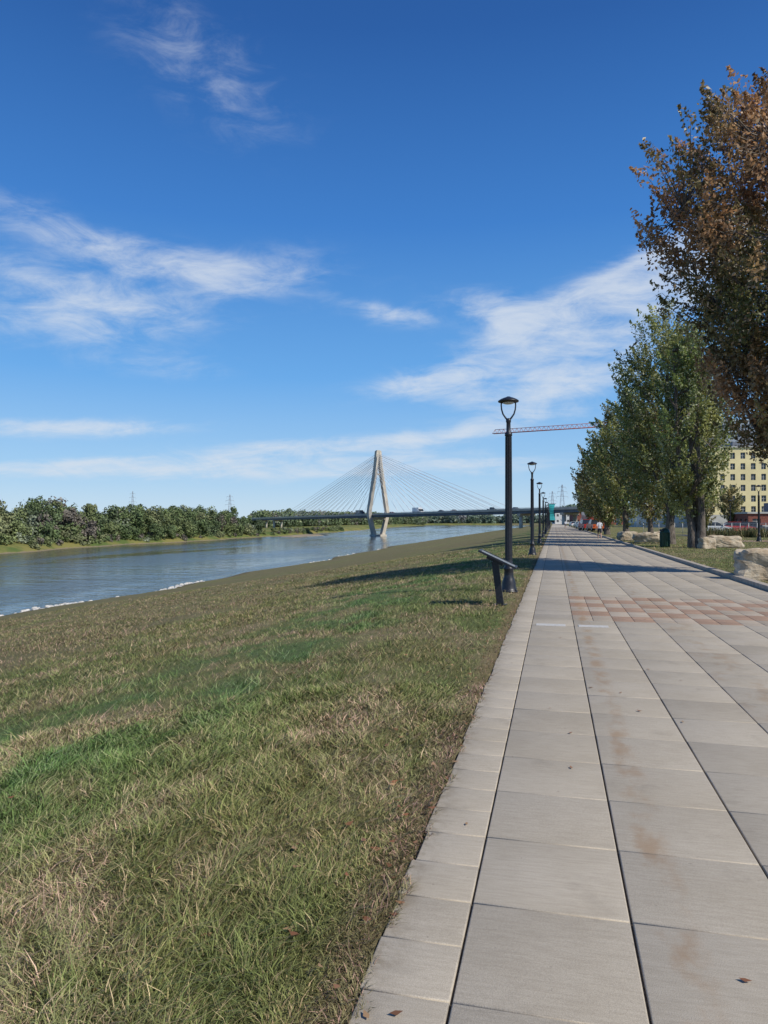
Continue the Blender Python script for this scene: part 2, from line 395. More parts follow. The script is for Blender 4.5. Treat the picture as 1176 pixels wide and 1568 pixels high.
# ---------------------------------------------------------------- boulders
m_rk,t,b=newmat('limestone')
g=t.new('ShaderNodeNewGeometry').outputs['Position']
r1=t.noise(g,3,5,0.65); r2=t.noise(t.mapping(g,scale=(1,1,5)),4,4,0.6); r3=t.noise(g,28,4,0.6)
c=t.mix(t.smooth(r1,0.35,0.65),(0.38,0.29,0.19),(0.55,0.47,0.35)); c=t.mix(t.smooth(r2,0.5,0.68,0,0.6),c,(0.20,0.15,0.10)); c=t.mix(t.smooth(r3,0.55,0.75,0,0.5),c,(0.17,0.14,0.11))
t.set(b.inputs['Base Color'],c); b.inputs['Roughness'].default_value=0.9
bp=t.new('ShaderNodeBump'); bp.inputs['Strength'].default_value=0.8; bp.inputs['Distance'].default_value=0.03
t.set(bp.inputs['Height'],t.math('ADD',r2,t.math('MULTIPLY',r3,0.5))); t.set(b.inputs['Normal'],bp.outputs[0])
import bmesh
def boulder(X,Y,sx_,sy_,sz_,seed,rz=0,name='boulder'):
    bm=bmesh.new(); bmesh.ops.create_cube(bm,size=1.0)
    bmesh.ops.subdivide_edges(bm,edges=bm.edges[:],cuts=9,use_grid_fill=True)
    for v in bm.verts:
        p=v.co.copy(); q=Vector(((abs(p.x)*2)**1,(abs(p.y)*2),(abs(p.z)*2)))
        m=max(q); ln=(q.x**6+q.y**6+q.z**6)**(1/6.0); p*= m/ln
        s=Vector((seed*3.1,seed*1.7,seed))
        d=mnoise.noise(p*1.7+s)*0.16+mnoise.noise(p*4+s)*0.07+mnoise.noise(p*9+s)*0.03
        nrm=p.normalized(); p+=nrm*d
        p.x+=mnoise.noise(Vector((0,0,round(p.z*3)))+s)*0.09
        v.co=Vector((p.x*sx_,p.y*sy_,(p.z+0.42)*sz_))
    me=bpy.data.meshes.new(name); bm.to_mesh(me); bm.free(); me.materials.append(m_rk)
    o=bpy.data.objects.new(name,me); sc.collection.objects.link(o); o.location=(X,Y,-0.02); o.rotation_euler[2]=rz
X_,Y_=P(1163,19.6); boulder(X_+0.06,Y_,1.35,0.85,0.92,1,0.15)
X_,Y_=P(1110,43); boulder(X_,Y_,1.8,0.9,0.8,2,0.1)
X_,Y_=P(1083,42); boulder(X_,Y_,0.9,0.7,0.7,3,0.4)
X_,Y_=P(962,60); boulder(X_,Y_,1.6,0.8,0.8,4,0.2)
X_,Y_=P(990,54); boulder(X_,Y_,2.0,0.9,0.78,5,-0.2)
X_,Y_=P(1003,62); boulder(X_,Y_,1.5,0.9,0.8,6,0.3)

# ---------------------------------------------------------------- trash can
m_grn=simple('dark_green_metal',(0.012,0.05,0.032),0.45,0,10,0.2)
mb=MB()
mb.lathe([(0.27,0.0),(0.28,0.03),(0.29,0.05),(0.30,0.85),(0.315,0.87),(0.315,0.92),(0.29,0.93),(0.29,0.95),(0.25,1.05),(0.17,1.13),(0.08,1.17),(0,1.18)],n=24)
for k_ in range(20):
    a=2*math.pi*k_/20; mb.box((0.30*math.cos(a),0.30*math.sin(a),0.45),(0.02,0.045,0.78),0,R=Matrix.Rotation(a,3,'Z'))
mb.box((-0.2,-0.2,1.04),(0.2,0.2,0.12),1,R=Matrix.Rotation(math.pi/4,3,'Z'))
X_,Y_=P(1018,44); mb.build('trash_can',[m_grn,m_blk],loc=(X_,Y_,0))

# ---------------------------------------------------------------- trees
m_bk,t,b=newmat('bark')
g=t.new('ShaderNodeNewGeometry').outputs['Position']; n_=t.noise(t.mapping(g,scale=(6,6,1)),3,5,0.7)
t.set(b.inputs['Base Color'],t.mix(t.smooth(n_,0.35,0.65),(0.05,0.04,0.032),(0.20,0.165,0.135))); b.inputs['Roughness'].default_value=0.95
bp=t.new('ShaderNodeBump'); bp.inputs['Strength'].default_value=0.9; bp.inputs['Distance'].default_value=0.03; t.set(bp.inputs['Height'],n_); t.set(b.inputs['Normal'],bp.outputs[0])
def leafmat(name,transl=0.3,rough=0.5):
    m,t,b=newmat(name); c=attrcol(t)
    t.set(b.inputs['Base Color'],c); b.inputs['Roughness'].default_value=rough; b.inputs['Specular IOR Level'].default_value=0.4
    if transl>0:
        tr=t.new('ShaderNodeBsdfTranslucent'); t.set(tr.inputs[0],c); mx=t.new('ShaderNodeMixShader'); mx.inputs[0].default_value=transl
        t.l.new(b.outputs[0],mx.inputs[1]); t.l.new(tr.outputs[0],mx.inputs[2]); t.l.new(mx.outputs[0],m.node_tree.nodes['Material Output'].inputs[0])
    return m
m_leaf=leafmat('tree_leaves',0.42,0.42)
def leafquads(cen,size,asp=0.55,up=None):
    n=len(cen); a=rng.normal(size=(n,3)); a/=np.linalg.norm(a,axis=1)[:,None]
    if up is not None: a=a*0.8+up; a/=np.linalg.norm(a,axis=1)[:,None]
    b=rng.normal(size=(n,3)); b-=a*np.sum(a*b,1)[:,None]; b/=np.linalg.norm(b,axis=1)[:,None]
    s=(size*rng.uniform(0.6,1.3,n))[:,None]
    V=np.stack([cen-a*s*0.5,cen+b*s*asp*0.5-a*s*0.05,cen+a*s*0.55,cen-b*s*asp*0.5-a*s*0.05],1).reshape(-1,3)
    return V,np.arange(n*4).reshape(-1,4)
def make_tree(name,X,Y,prof,npl,lpp,ls,pal,seed,tr=0.22,pl=1.1,offs=(0,0),nlimb=16,stems=1,pw=0.25,wind=-0.15,rpow=0.42,lob=1.0):
    R_=np.random.default_rng(seed); rnd=random.Random(seed)
    prof=sorted(prof)
    pz=np.array([p[0] for p in prof]); pr=np.array([p[1] for p in prof]); H=pz.max(); z0=pz.min()
    ph=R_.uniform(0,6.28,4)
    def RR(z,th): return np.interp(z,pz,pr)*(1+lob*(0.10*np.sin(2*th+ph[0]+z*0.5)+0.13*np.sin(5*th+ph[1]-z*1.1)+0.10*np.sin(9*th+ph[2]+z*2.0)))
    mb=MB(); limbs=[]
    for s_ in range(stems):
        sx0=rnd.uniform(-.3,.3)*(stems>1); sy0=rnd.uniform(-.3,.3)*(stems>1)
        pts=[];rad=[]
        for i in range(11):
            f=i/10; z=H*0.9*f; q=min(1,max(0,(z-z0*0.5)/(H*0.5)))
            pts.append((sx0*(1+f*3)+offs[0]*q+0.12*math.sin(f*7+seed+s_),sy0*(1+f*3)+offs[1]*q+0.12*math.cos(f*6+seed),z)); rad.append(tr/(1 if stems==1 else 1.4)*((1-f)**0.75)*(1+0.7*math.exp(-f*22))+0.015)
        mb.tube(pts,rad,n=10); tp=pts
    for i in range(nlimb):
        zz0=z0*0.75+(H*0.72-z0*0.75)*(i+rnd.random()*0.6)/nlimb; k_=min(9,int(zz0/(H*0.9)*10)); f=zz0/(H*0.9)*10-k_
        st=Vector(tp[k_]).lerp(Vector(tp[k_+1]),f)
        th=i*2.4+rnd.uniform(-.4,.4); z1=min(H*0.97,zz0+max(1.0,(H-zz0)*rnd.uniform(0.28,0.5))); r1=float(RR(z1,th))*rnd.uniform(0.65,0.85)
        en=Vector((offs[0]+r1*math.cos(th),offs[1]+r1*math.sin(th),z1)); md=(st+en)/2+Vector((math.cos(th),math.sin(th),-0.35))*0.35
        pp=[st]+[st*(1-u)**2+md*2*u*(1-u)+en*u*u for u in (0.25,0.5,0.75,1.0)]
        rb=tr*0.42*(1-zz0/H*0.6); mb.tube(pp,[rb,rb*0.8,rb*0.55,rb*0.35,0.012],n=6,cap=False)
        limbs+=pp[1:]
    LA=np.array([tuple(p) for p in limbs]+[tuple(p) for p in tp[4:]])
    zs=R_.uniform(z0,H,npl*8); w=np.interp(zs,pz,pr)**1.1; k_=R_.random(npl*8)<w/w.max(); zs=zs[k_][:npl]; n=len(zs)
    th=R_.uniform(0,2*np.pi,n); rr=RR(zs,th)*(R_.random(n)**rpow)*0.95
    pc=np.stack([offs[0]+rr*np.cos(th),offs[1]+rr*np.sin(th),zs],1)
    out=np.stack([np.cos(th)*0.55+wind,np.sin(th)*0.55,np.ones(n)*0.9],1)+R_.normal(0,0.22,(n,3)); out/=np.linalg.norm(out,axis=1)[:,None]
    for i in range(n):
        d=np.linalg.norm(LA-pc[i]+np.array([0,0,0.6]),axis=1); j=int(d.argmin())
        mb.tube([tuple(LA[j]),tuple((LA[j]+pc[i])/2-np.array([0,0,0.08])),tuple(pc[i]+out[i]*pl*0.3)],[0.03,0.018,0.006],n=3,cap=False)
    sz=R_.uniform(0.6,1.4,n)
    tt=R_.uniform(-0.5,0.66,(n,lpp)); ww=pw*pl*np.clip(1-(np.abs(tt+0.06)*1.45)**1.6,0.06,1)
    off=R_.normal(0,1,(n,lpp,3)); off-= (off*out[:,None,:]).sum(2,keepdims=True)*out[:,None,:]
    off/=np.linalg.norm(off,axis=2,keepdims=True)+1e-6
    cen=pc[:,None,:]+out[:,None,:]*(tt*pl*sz[:,None])[:,:,None]+off*(ww*sz[:,None]*np.sqrt(R_.random((n,lpp))))[:,:,None]
    m=np.array([mnoise.noise(Vector((a*0.45+seed,b_*0.45,c_*0.35))) for a,b_,c_ in pc])
    m=np.clip(0.5+m*1.6+R_.normal(0,0.18,n),0,1)
    if len(pal)>3: m=np.clip(m+pal[3](pc[:,2]/H,np.cos(th)),0,1)
    c1,c2,c3=[np.array(q) for q in pal[:3]]
    pcx=c1[None]*(1-m[:,None])+c2[None]*m[:,None]; pcx=pcx*R_.uniform(0.5,1.45,n)[:,None]
    col=np.repeat(pcx[:,None,:],lpp,1); hi=R_.random((n,lpp))<0.16; col=np.where(hi[:,:,None],c3[None,None],col); col=col*R_.uniform(0.65,1.4,(n,lpp))[:,:,None]
    cen=cen.reshape(-1,3); LV,LF=leafquads(cen,ls,up=np.array([0.15,0,0.35]))
    nb=len(mb.v)
    tf=[f_ for f_ in mb.f if len(f_)==4]
    Vall=np.concatenate([np.array(mb.v),LV]); Fall=np.concatenate([np.array(tf),LF+nb])
    C=np.concatenate([np.ones((nb,3)),np.repeat(col.reshape(-1,3),4,0)])
    o=mk(name,Vall,Fall,[m_bk,m_leaf],col=C,midx=np.concatenate([np.zeros(len(tf)),np.ones(len(LF))]))
    o.location=(X,Y,-0.02); return o
rust=((0.180,0.185,0.070),(0.42,0.245,0.125),(0.52,0.38,0.24))
def rp(zf,ct): return np.where(zf>0.62,0.22,np.where(zf<0.45,0.05,-0.32))
green=((0.185,0.230,0.070),(0.300,0.300,0.100),(0.52,0.54,0.33))
mixd=((0.18,0.20,0.065),(0.37,0.235,0.10),(0.42,0.38,0.23))
def prof_px(cx,d,lst): return [(CH+(HZ-y_)*d/F,max(0.05,(cx-xl)*d/F)) for y_,xl in lst]
X_,Y_=P(1212,21)
make_tree('pear_tree',X_,Y_,prof_px(1212,21,[(105,1200),(125,1155),(170,1085),(210,1050),(270,1008),(330,1010),(400,1018),(440,1020),(480,1045),(530,1078),(590,1100),(640,1110),(680,1150),(710,1190)]),
   900,120,0.13,(rust[0],rust[1],rust[2],rp),11,tr=0.24,pl=1.15,nlimb=22,rpow=0.45,lob=0.8,pw=0.29)
X_,Y_=P(1067,43); make_tree('pear_tree',X_,Y_,[(2.2,0.8),(4,1.7),(6,2.1),(9,2.1),(11,1.7),(12.3,1.0),(13.3,0.2)],230,110,0.18,green,12,tr=0.30,pl=1.4,nlimb=14,stems=3,offs=(-0.3,0))
X_,Y_=P(1024,50); make_tree('pear_tree',X_,Y_,[(2.0,1.0),(3.8,2.4),(7,3.5),(10,3.9),(13,3.3),(15,1.9),(16.6,0.3)],400,110,0.19,green,13,tr=0.26,pl=1.8,nlimb=18)
X_,Y_=P(994,57); make_tree('pear_tree',X_,Y_,[(2.0,0.8),(4,2.0),(7,2.4),(9,1.8),(10.9,0.3)],180,100,0.20,mixd,14,tr=0.2,pl=1.5,nlimb=12)
X_,Y_=P(958,68); make_tree('pear_tree',X_,Y_,[(1.6,1.0),(4,2.5),(7,3.2),(10,2.9),(12,1.7),(13.8,0.3)],260,90,0.24,green,15,tr=0.24,pl=1.9,nlimb=12)
yel=((0.18,0.21,0.065),(0.36,0.28,0.105),(0.48,0.44,0.26))
X_,Y_=P(930,85); make_tree('pear_tree',X_,Y_,[(1.6,1.2),(4,2.9),(7,3.3),(10,2.8),(12,1.4),(13.0,0.3)],220,80,0.28,yel,16,tr=0.24,pl=1.9,nlimb=10)
o5=None
for i,(px_,d_) in enumerate(((920,104),(912,124),(905,150),(900,180),(1075,75),(1120,150))):
    X_,Y_=P(px_,d_)
    if o5 is None:
        o5=make_tree('pear_tree',X_,Y_,[(1.8,1.2),(4,2.6),(7,3.0),(9,2.4),(11.5,0.3)],150,80,0.32,yel,17,tr=0.22,pl=1.7,nlimb=9)
    else:
        o=bpy.data.objects.new('pear_tree',o5.data); sc.collection.objects.link(o); o.location=(X_,Y_,0); o.rotation_euler[2]=i*1.3; q=[1,1.05,1.0,1.1,0.5,0.8][i]; o.scale=(q,q,q)

# ---------------------------------------------------------------- distant tree masses
m_fol=leafmat('distant_foliage',0.0,0.8)
def tree_mass(name,trees,haze=0.0,ncl=14,nq=60,qs=0.75,gain=1.5):
    VV=[];CC=[]
    for (x,y_,z,h,r,c) in trees:
        k_=ncl; cz=rng.uniform(0.12,0.88,k_); ct=rng.uniform(0,2*np.pi,k_); rp_=np.sin(np.pi*np.clip(cz*0.75+0.18,0,1))**0.7
        cr=r*rp_*rng.uniform(0.2,0.85,k_)
        cc=np.stack([x+cr*np.cos(ct),y_+cr*np.sin(ct),z+cz*h],1); rs=r*rng.uniform(0.26,0.50,k_)
        dv=rng.normal(size=(k_,nq,3)); dv/=np.linalg.norm(dv,axis=2,keepdims=True)
        cen=cc[:,None,:]+dv*(rs[:,None]*rng.uniform(0.7,1.2,(k_,nq)))[:,:,None]
        sh=rng.uniform(0.72,1.28,k_)[:,None]*rng.uniform(0.7,1.35,(k_,nq))
        col=np.array(c)[None,None,:]*gain*sh[:,:,None]*np.ones_like(dv[:,:,2:3])
        VV.append((cen.reshape(-1,3),dv.reshape(-1,3))); CC.append(col.reshape(-1,3))
    cen=np.concatenate([a for a,_ in VV]); nr=np.concatenate([b for _,b in VV]); col=np.concatenate(CC); n=len(cen)
    nr=nr+rng.normal(0,0.45,(n,3)); nr/=np.linalg.norm(nr,axis=1)[:,None]
    a=rng.normal(size=(n,3)); a-=nr*np.sum(a*nr,1)[:,None]; a/=np.linalg.norm(a,axis=1)[:,None]; b=np.cross(nr,a)
    s_=(qs*rng.uniform(0.6,1.3,n))[:,None]
    V=np.stack([cen-a*s_*.6,cen-b*s_*.4,cen+a*s_*.6,cen+b*s_*.4],1).reshape(-1,3)
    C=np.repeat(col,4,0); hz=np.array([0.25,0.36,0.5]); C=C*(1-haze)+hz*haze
    return mk(name,V,np.arange(n*4).reshape(-1,4),[m_fol],col=C)
gcols=[(0.060,0.085,0.026),(0.075,0.100,0.030),(0.095,0.115,0.038),(0.055,0.075,0.030),(0.12,0.13,0.055),(0.10,0.085,0.065),(0.14,0.16,0.10)]
gw=[5,5,4,4,2,1.8,0.9]
T=[]
Yv=20.0
while Yv<415:
    xn_,xf_=shore(np.array(Yv))
    hm=1+0.13*math.sin(Yv*0.11)+0.09*math.sin(Yv*0.29+1)
    for rw in range(5):
        xx=float(xf_)-7-rw*7-random.uniform(-2.5,2.5)-(6 if Yv<215 else 0); yy=Yv+random.uniform(-2.5,2.5)
        if rw==0 and random.random()<0.3: continue
        h=(random.uniform(7.5,12.0)+min(rw,2)*1.7)*hm
        if rw==0: h*=0.72
        T.append((xx,yy,float(zt(xx,yy))-0.6,h,random.uniform(3.2,5.2),random.choices(gcols,gw)[0]))
    Yv+=5.0
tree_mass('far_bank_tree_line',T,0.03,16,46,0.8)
T=[]
Yv=20.0
while Yv<640:
    xn_,xf_=shore(np.array(Yv))
    for rw in range(2):
        xx=float(xf_)-2.0-rw*4-random.uniform(0,3)-(4 if Yv<190 else 0); yy=Yv+random.uniform(-2,2)
        if random.random()<0.3: continue
        T.append((xx,yy,float(zt(xx,yy))-0.4,random.uniform(1.4,4.0),random.uniform(1.2,2.6),random.choices(gcols,[3,4,5,2,5,3,1])[0]))
    Yv+=3.2
tree_mass('far_bank_shrubs',T,0.03,6,34,0.6)
T=[]
for i in range(330):
    px_=random.uniform(385,668); f=(px_-385)/(668-385); dd=660+f**1.5*900+random.uniform(0,90)+ (60 if px_>520 else 0)
    x,yv=P(px_,dd); xn_,xf_=shore(np.array(yv)); x=min(x,float(xf_)-10)
    T.append((x,yv,-5.0,random.uniform(12,17)+f*7,random.uniform(6,9)+f*5,random.choices(gcols,gw)[0]))
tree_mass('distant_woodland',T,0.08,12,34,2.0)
T=[]
for i in range(200):
    px_=random.uniform(560,900); dd=random.uniform(1760,1950); x,yv=P(px_,dd)
    T.append((x,yv,-5.0,random.uniform(18,27),random.uniform(14,20),random.choices(gcols,gw)[0]))
for i in range(80):
    px_=random.uniform(850,1400); dd=random.uniform(420,520); x,yv=P(px_,dd)
    T.append((x,yv,-1.0,random.uniform(8,13),random.uniform(5,8),random.choices(gcols,gw)[0]))
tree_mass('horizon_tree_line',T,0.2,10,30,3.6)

# ---------------------------------------------------------------- shoreline rocks (near bank)
V=[];Fc=[]
clus=[random.uniform(52,100) for _ in range(15)]+[random.uniform(105,240) for _ in range(6)]
for i in range(240):
    yv=random.choice(clus)+random.gauss(0,2.6); xn_,_=shore(np.array(yv)); xx=float(xn_)-0.1+random.uniform(-0.9,1.0); s_=random.uniform(0.07,0.30)
    b0=len(V); n_=7
    for (rz_,zz_) in ((1,0),(0.95,0.45),(0.5,0.8)):
        for j in range(n_):
            a_=2*math.pi*j/n_; q=s_*rz_*random.uniform(0.75,1.25); V.append((xx+q*math.cos(a_)*0.9,yv+q*math.sin(a_)*1.6,WZ-0.05+zz_*s_*0.9))
    for l in range(2):
        for j in range(n_):
            j2=(j+1)%n_; Fc.append((b0+l*n_+j,b0+l*n_+j2,b0+(l+1)*n_+j2,b0+(l+1)*n_+j))
    for j in range(0,n_-3,2): Fc.append((b0+14,b0+14+j+1,b0+14+j+2,b0+14+j+3))
m_sr=simple('bleached_rock',(0.52,0.50,0.46),0.9,0,3,0.3)
mk('shoreline_rocks',V,Fc,[m_sr])
m_sand=simple('sand',(0.26,0.21,0.14),0.95,0,0.3,0.2)
V=[];Fc=[]
x0,y0=P(470,470)
N1=24
for r_,z_ in ((0.0,-7.2),(0.6,-7.4),(0.85,-7.75),(1.0,-8.1)):
    for j in range(N1):
        a_=2*math.pi*j/N1; w_=1+0.2*math.sin(3*a_)+0.1*math.sin(5*a_+1); V.append((x0+r_*w_*9*math.cos(a_),y0+r_*w_*42*math.sin(a_),z_))
for l in range(3):
    for j in range(N1):
        j2=(j+1)%N1; Fc.append((l*N1+j,(l+1)*N1+j,(l+1)*N1+j2,l*N1+j2))
mk('sandbar',V,Fc,[m_sand],smooth=True)

# ---------------------------------------------------------------- cable stayed bridge
m_con=simple('bridge_concrete',(0.50,0.45,0.37),0.85,0,0.3,0.1)
m_dk=simple('bridge_girder',(0.10,0.12,0.15),0.7,0,0.3,0.2)
m_cb=simple('bridge_cable',(0.72,0.74,0.76),0.5,0,1,0.05)
pyl=Vector((*P(579,454),0)); ra=Vector((*P(768,338),0)); la=Vector((*P(428,592),0))
dr=(ra-la).normalized(); tv=Vector((-dr.y,dr.x,0)); 
if tv.x<0: tv=-tv
def dz(s_): return 5.6 + s_*0.0075
def bp_(s_,o_,z): p=pyl+dr*s_+tv*o_; return Vector((p.x,p.y,z))
mb=MB()
ss=[-330,-260,-200,-150,-100,-50,0,50,100,150,200,260]
HW=5.2
for a_,b_ in zip(ss[:-1],ss[1:]):
    za,zb=dz(a_),dz(b_)
    def seg(o0,o1,t0,t1,m):
        P8=[bp_(a_,o0,za+t0),bp_(a_,o1,za+t0),bp_(b_,o1,zb+t0),bp_(b_,o0,zb+t0),bp_(a_,o0,za+t1),bp_(a_,o1,za+t1),bp_(b_,o1,zb+t1),bp_(b_,o0,zb+t1)]
        b0=len(mb.v); mb.v+= [tuple(p) for p in P8]
        for q in ((3,2,1,0),(4,5,6,7),(0,1,5,4),(1,2,6,5),(2,3,7,6),(3,0,4,7)): mb.f.append(tuple(b0+i for i in q)); mb.m.append(m); mb.sm.append(False)
    seg(-HW,HW,-0.35,0.0,0); seg(-HW+0.6,-HW+1.2,-1.6,-0.352,1); seg(HW-1.2,HW-0.6,-1.6,-0.352,1); seg(-0.3,0.3,-1.4,-0.352,1)
    seg(-HW,-HW+0.25,0.002,0.75,0); seg(HW-0.25,HW,0.002,0.75,0)
    seg(-HW+0.05,-HW+0.15,1.0,1.1,1); seg(HW-0.15,HW-0.05,1.0,1.1,1)
for s_ in range(-328,260,4):
    for o_ in (-HW+0.1,HW-0.1):
        p=bp_(s_,o_,dz(s_)+0.9); mb.box(p,(0.1,0.1,0.35),1)
TOPZ=46.5; dkz=dz(0)
def leg(sgn):
    st=[(WZ-1.5,2.9,1.8,1.3),(WZ+2,3.4,1.6,1.25),(dkz-1,6.3,1.5,1.25),(dkz+2,6.5,1.5,1.2),(dkz+20,3.5,1.45,1.15),(dkz+30,1.8,1.45,1.1),(TOPZ-0.0,0.85,1.3,0.9)]
    b0=len(mb.v)
    for z,o_,hl,hw in st:
        for ds,do in ((-hl,-hw),(hl,-hw),(hl,hw),(-hl,hw)):
            mb.v.append(tuple(bp_(ds,(o_+ (do*0.9))*sgn,z)))
    for l in range(len(st)-1):
        for j in range(4):
            j2=(j+1)%4; mb.f.append((b0+l*4+j,b0+l*4+j2,b0+(l+1)*4+j2,b0+(l+1)*4+j)); mb.m.append(0); mb.sm.append(False)
    mb.f.append(tuple(b0+(len(st)-1)*4+j for j in range(4))); mb.m.append(0); mb.sm.append(False)
leg(1); leg(-1)
Rb=Matrix.Rotation(math.atan2(dr.y,dr.x),3,'Z')
mb.box(bp_(0,0,dkz-2.5),(2.0,10.6,1.2),0,R=Rb); mb.box(bp_(0,0,WZ+0.3),(7,9.5,1.6),0,R=Rb,top=(0.9,0.9))
mb.box(bp_(0,0,TOPZ+0.1),(2.3,2.3,0.6),0,R=Rb)
mb.box(bp_(0,0,dkz+26),(1.8,4.0,1.0),0,R=Rb)
nC=15
sL=(la-pyl).dot(dr); sR=(ra-pyl).dot(dr)
for side,sm_ in ((-1,abs(sL)),(1,abs(sR))):
    for i in range(nC):
        f=(i+1)/nC; s_=side*(10+ (sm_-10)*f); zt_=TOPZ-2.2-(1-f)*15.5
        for o_ in (-1,1):
            off=0.85+ (TOPZ-zt_)/ (TOPZ-dkz-2)*5.4
            mb.tube([bp_(side*1.2,o_*off,zt_),bp_(s_,o_*(HW-0.5),dz(s_)+0.3)],0.11,n=4,m=2,cap=False)
def pier(s_,zb):
    for o_ in (-3.2,3.2): mb.tube([bp_(s_,o_,zb),bp_(s_,o_,dz(s_)-2.6)],0.9,n=12,m=0)
    mb.box(bp_(s_,0,dz(s_)-2.1),(2.0,9.2,1.0),0,R=Rb)
for s_,zb in ((-178,-6),(-215,-6),(-250,-6),(-290,-6),(sR+12,-5),(sR+40,-2),(sR+70,-1)): pier(s_,zb)
mb.build('cable_stayed_bridge',[m_con,m_dk,m_cb])

# ---------------------------------------------------------------- vehicles
m_gl,t,b=newmat('vehicle_glass'); g=t.new('ShaderNodeNewGeometry').outputs['Position']; t.set(b.inputs['Base Color'],t.mix(t.noise(g,2),(0.015,0.02,0.025),(0.04,0.05,0.06))); b.inputs['Roughness'].default_value=0.08
m_ty=simple('tyre',(0.025,0.025,0.027),0.85,0,20,0.2)
def paint(n,c): 
    m=simple(n,c,0.3,0,3,0.05); m.node_tree.nodes['Principled BSDF'].inputs['Coat Weight'].default_value=0.5; return m
def vehicle(name,X,Y,z,rz,body,kind='car'):
    mb=MB()
    if kind=='car': L,W,prof,cab=4.5,1.8,[(-2.25,0.35),(-2.25,0.85),(-2.1,0.95),(-1.3,1.0),(1.0,0.98),(2.05,0.8),(2.25,0.65),(2.25,0.35)],[(-1.75,0.98),(-1.15,1.45),(0.35,1.47),(1.15,0.97)]
    elif kind=='pickup': L,W,prof,cab=5.6,1.95,[(-2.8,0.5),(-2.8,1.1),(-0.8,1.12),(-0.75,1.15),(1.3,1.15),(2.6,1.05),(2.8,0.9),(2.8,0.45)],[(-0.85,1.14),(-0.7,1.85),(0.6,1.87),(1.35,1.14)]
    else: L,W,prof,cab=9.0,2.5,[(-4.5,0.8),(-4.5,3.4),(2.2,3.4),(2.21,1.3),(4.3,1.3),(4.5,1.1),(4.5,0.6),(2.0,0.6)],[(2.3,1.28),(2.35,2.5),(3.6,2.5),(4.2,1.28)]
    def extr(pf,w0,w1,m):
        n=len(pf); b0=len(mb.v); zmn=min(p[1] for p in pf); zmx=max(p[1] for p in pf)
        for sg in (-1,1):
            for x,zv in pf:
                f=(zv-zmn)/(zmx-zmn); mb.v.append((x,sg*(w0+(w1-w0)*f)/2,zv))
        for j in range(n):
            j2=(j+1)%n; mb.f.append((b0+j,b0+j2,b0+n+j2,b0+n+j)); mb.m.append(m); mb.sm.append(False)
        mb.f.append(tuple(b0+j for j in range(n))); mb.m.append(m); mb.sm.append(False)
        mb.f.append(tuple(b0+n+j for j in range(n))[::-1]); mb.m.append(m); mb.sm.append(False)
    extr(prof,W,W*0.96,0); extr(cab,W*0.95,W*0.76,1)
    top=max(c_[1] for c_ in cab); cx=sum(c_[0] for c_ in cab[1:3])/2; cl=cab[2][0]-cab[1][0]
    mb.box((cx,0,top+0.012),(cl+0.1,W*0.77,0.05),0)
    wr=0.34 if kind=='car' else (0.4 if kind=='pickup' else 0.5)
    for x in (-L*0.3,L*0.31):
        for sg in (-1,1): 
            mb.tube([(x,sg*(W/2-0.2),wr),(x,sg*(W/2+0.02),wr)],wr,n=14,m=2); mb.tube([(x,sg*(W/2+0.02),wr),(x,sg*(W/2+0.03),wr)],wr*0.55,n=10,m=3)
    for sg in (-1,1):
        mb.box((L/2-0.02,sg*W*0.36,prof[-2][1]),(0.08,0.32,0.14),3); mb.box((-L/2+0.0,sg*W*0.4,0.85),(0.07,0.2,0.2),4)
        mb.box((0.9*cab[3][0],sg*(W/2+0.08),cab[0][1]+0.08),(0.12,0.16,0.12),0)
    mb.build(name,[body,m_gl,m_ty,m_steel,p_red],loc=(X,Y,z),rz=rz,bevel=0.03)
p_red=paint('red_paint',(0.45,0.03,0.025)); p_wht=paint('white_paint',(0.75,0.75,0.75)); p_dk=paint('dark_paint',(0.05,0.055,0.07)); p_or=paint('orange_paint',(0.6,0.13,0.03)); p_sl=paint('silver_paint',(0.4,0.42,0.44))
for px_,d_,m,k_,nm in ((890,120,p_red,'pickup','pickup_truck'),(903,112,p_or,'pickup','pickup_truck'),(880,175,p_sl,'car','car'),(884,150,p_wht,'car','car'),(896,135,p_red,'truck','box_truck'),(873,210,p_wht,'car','car')):
    X_,Y_=P(px_,d_); vehicle(nm,X_+0.9,Y_,0.0,math.radians(90+8),m,k_)
rzb=math.atan2(dr.y,dr.x)
for s_,m,k_,nm in ((52,p_wht,'truck','box_truck'),(-40,p_sl,'car','car'),(-90,p_dk,'car','car'),(22,p_red,'car','car'),(88,p_wht,'car','car'),(-130,p_wht,'car','car'),(120,p_dk,'pickup','pickup_truck'),(138,p_sl,'car','car'),(76,p_dk,'car','car'),(-20,p_dk,'truck','box_truck')):
    p=bp_(s_,-2.5,dz(s_)+0.01); vehicle(nm,p.x,p.y,p.z,rzb,m,k_)

# ---------------------------------------------------------------- crane
m_cr=simple('crane_red',(0.50,0.15,0.10),0.6,0,2,0.15)
mb=MB(); cxm,cym=P(972,250); tipx,tipy=P(755,275); tip=Vector((tipx,tipy,ZH(664,275))); mast=Vector((cxm,cym,ZH(650,250)))
dj=(tip-mast); Lj=dj.length; dj.normalize(); sd=dj.cross(Vector((0,0,1))).normalized(); upv=Vector((0,0,1))
n_=30
A1=[mast+dj*Lj*i/n_+sd*0.75 for i in range(n_+1)]; A2=[mast+dj*Lj*i/n_-sd*0.75 for i in range(n_+1)]; A3=[mast+dj*Lj*(i+0.5)/n_+upv*1.5 for i in range(n_)]
for A in (A1,A2,A3): mb.tube([A[0],A[-1]],0.10,n=4)
for i in range(n_):
    for A in (A1,A2): mb.tube([A[i],A3[i]],0.05,n=3,cap=False); mb.tube([A3[i],A[i+1]],0.05,n=3,cap=False)
    mb.tube([A1[i],A2[i+1]],0.05,n=3,cap=False)
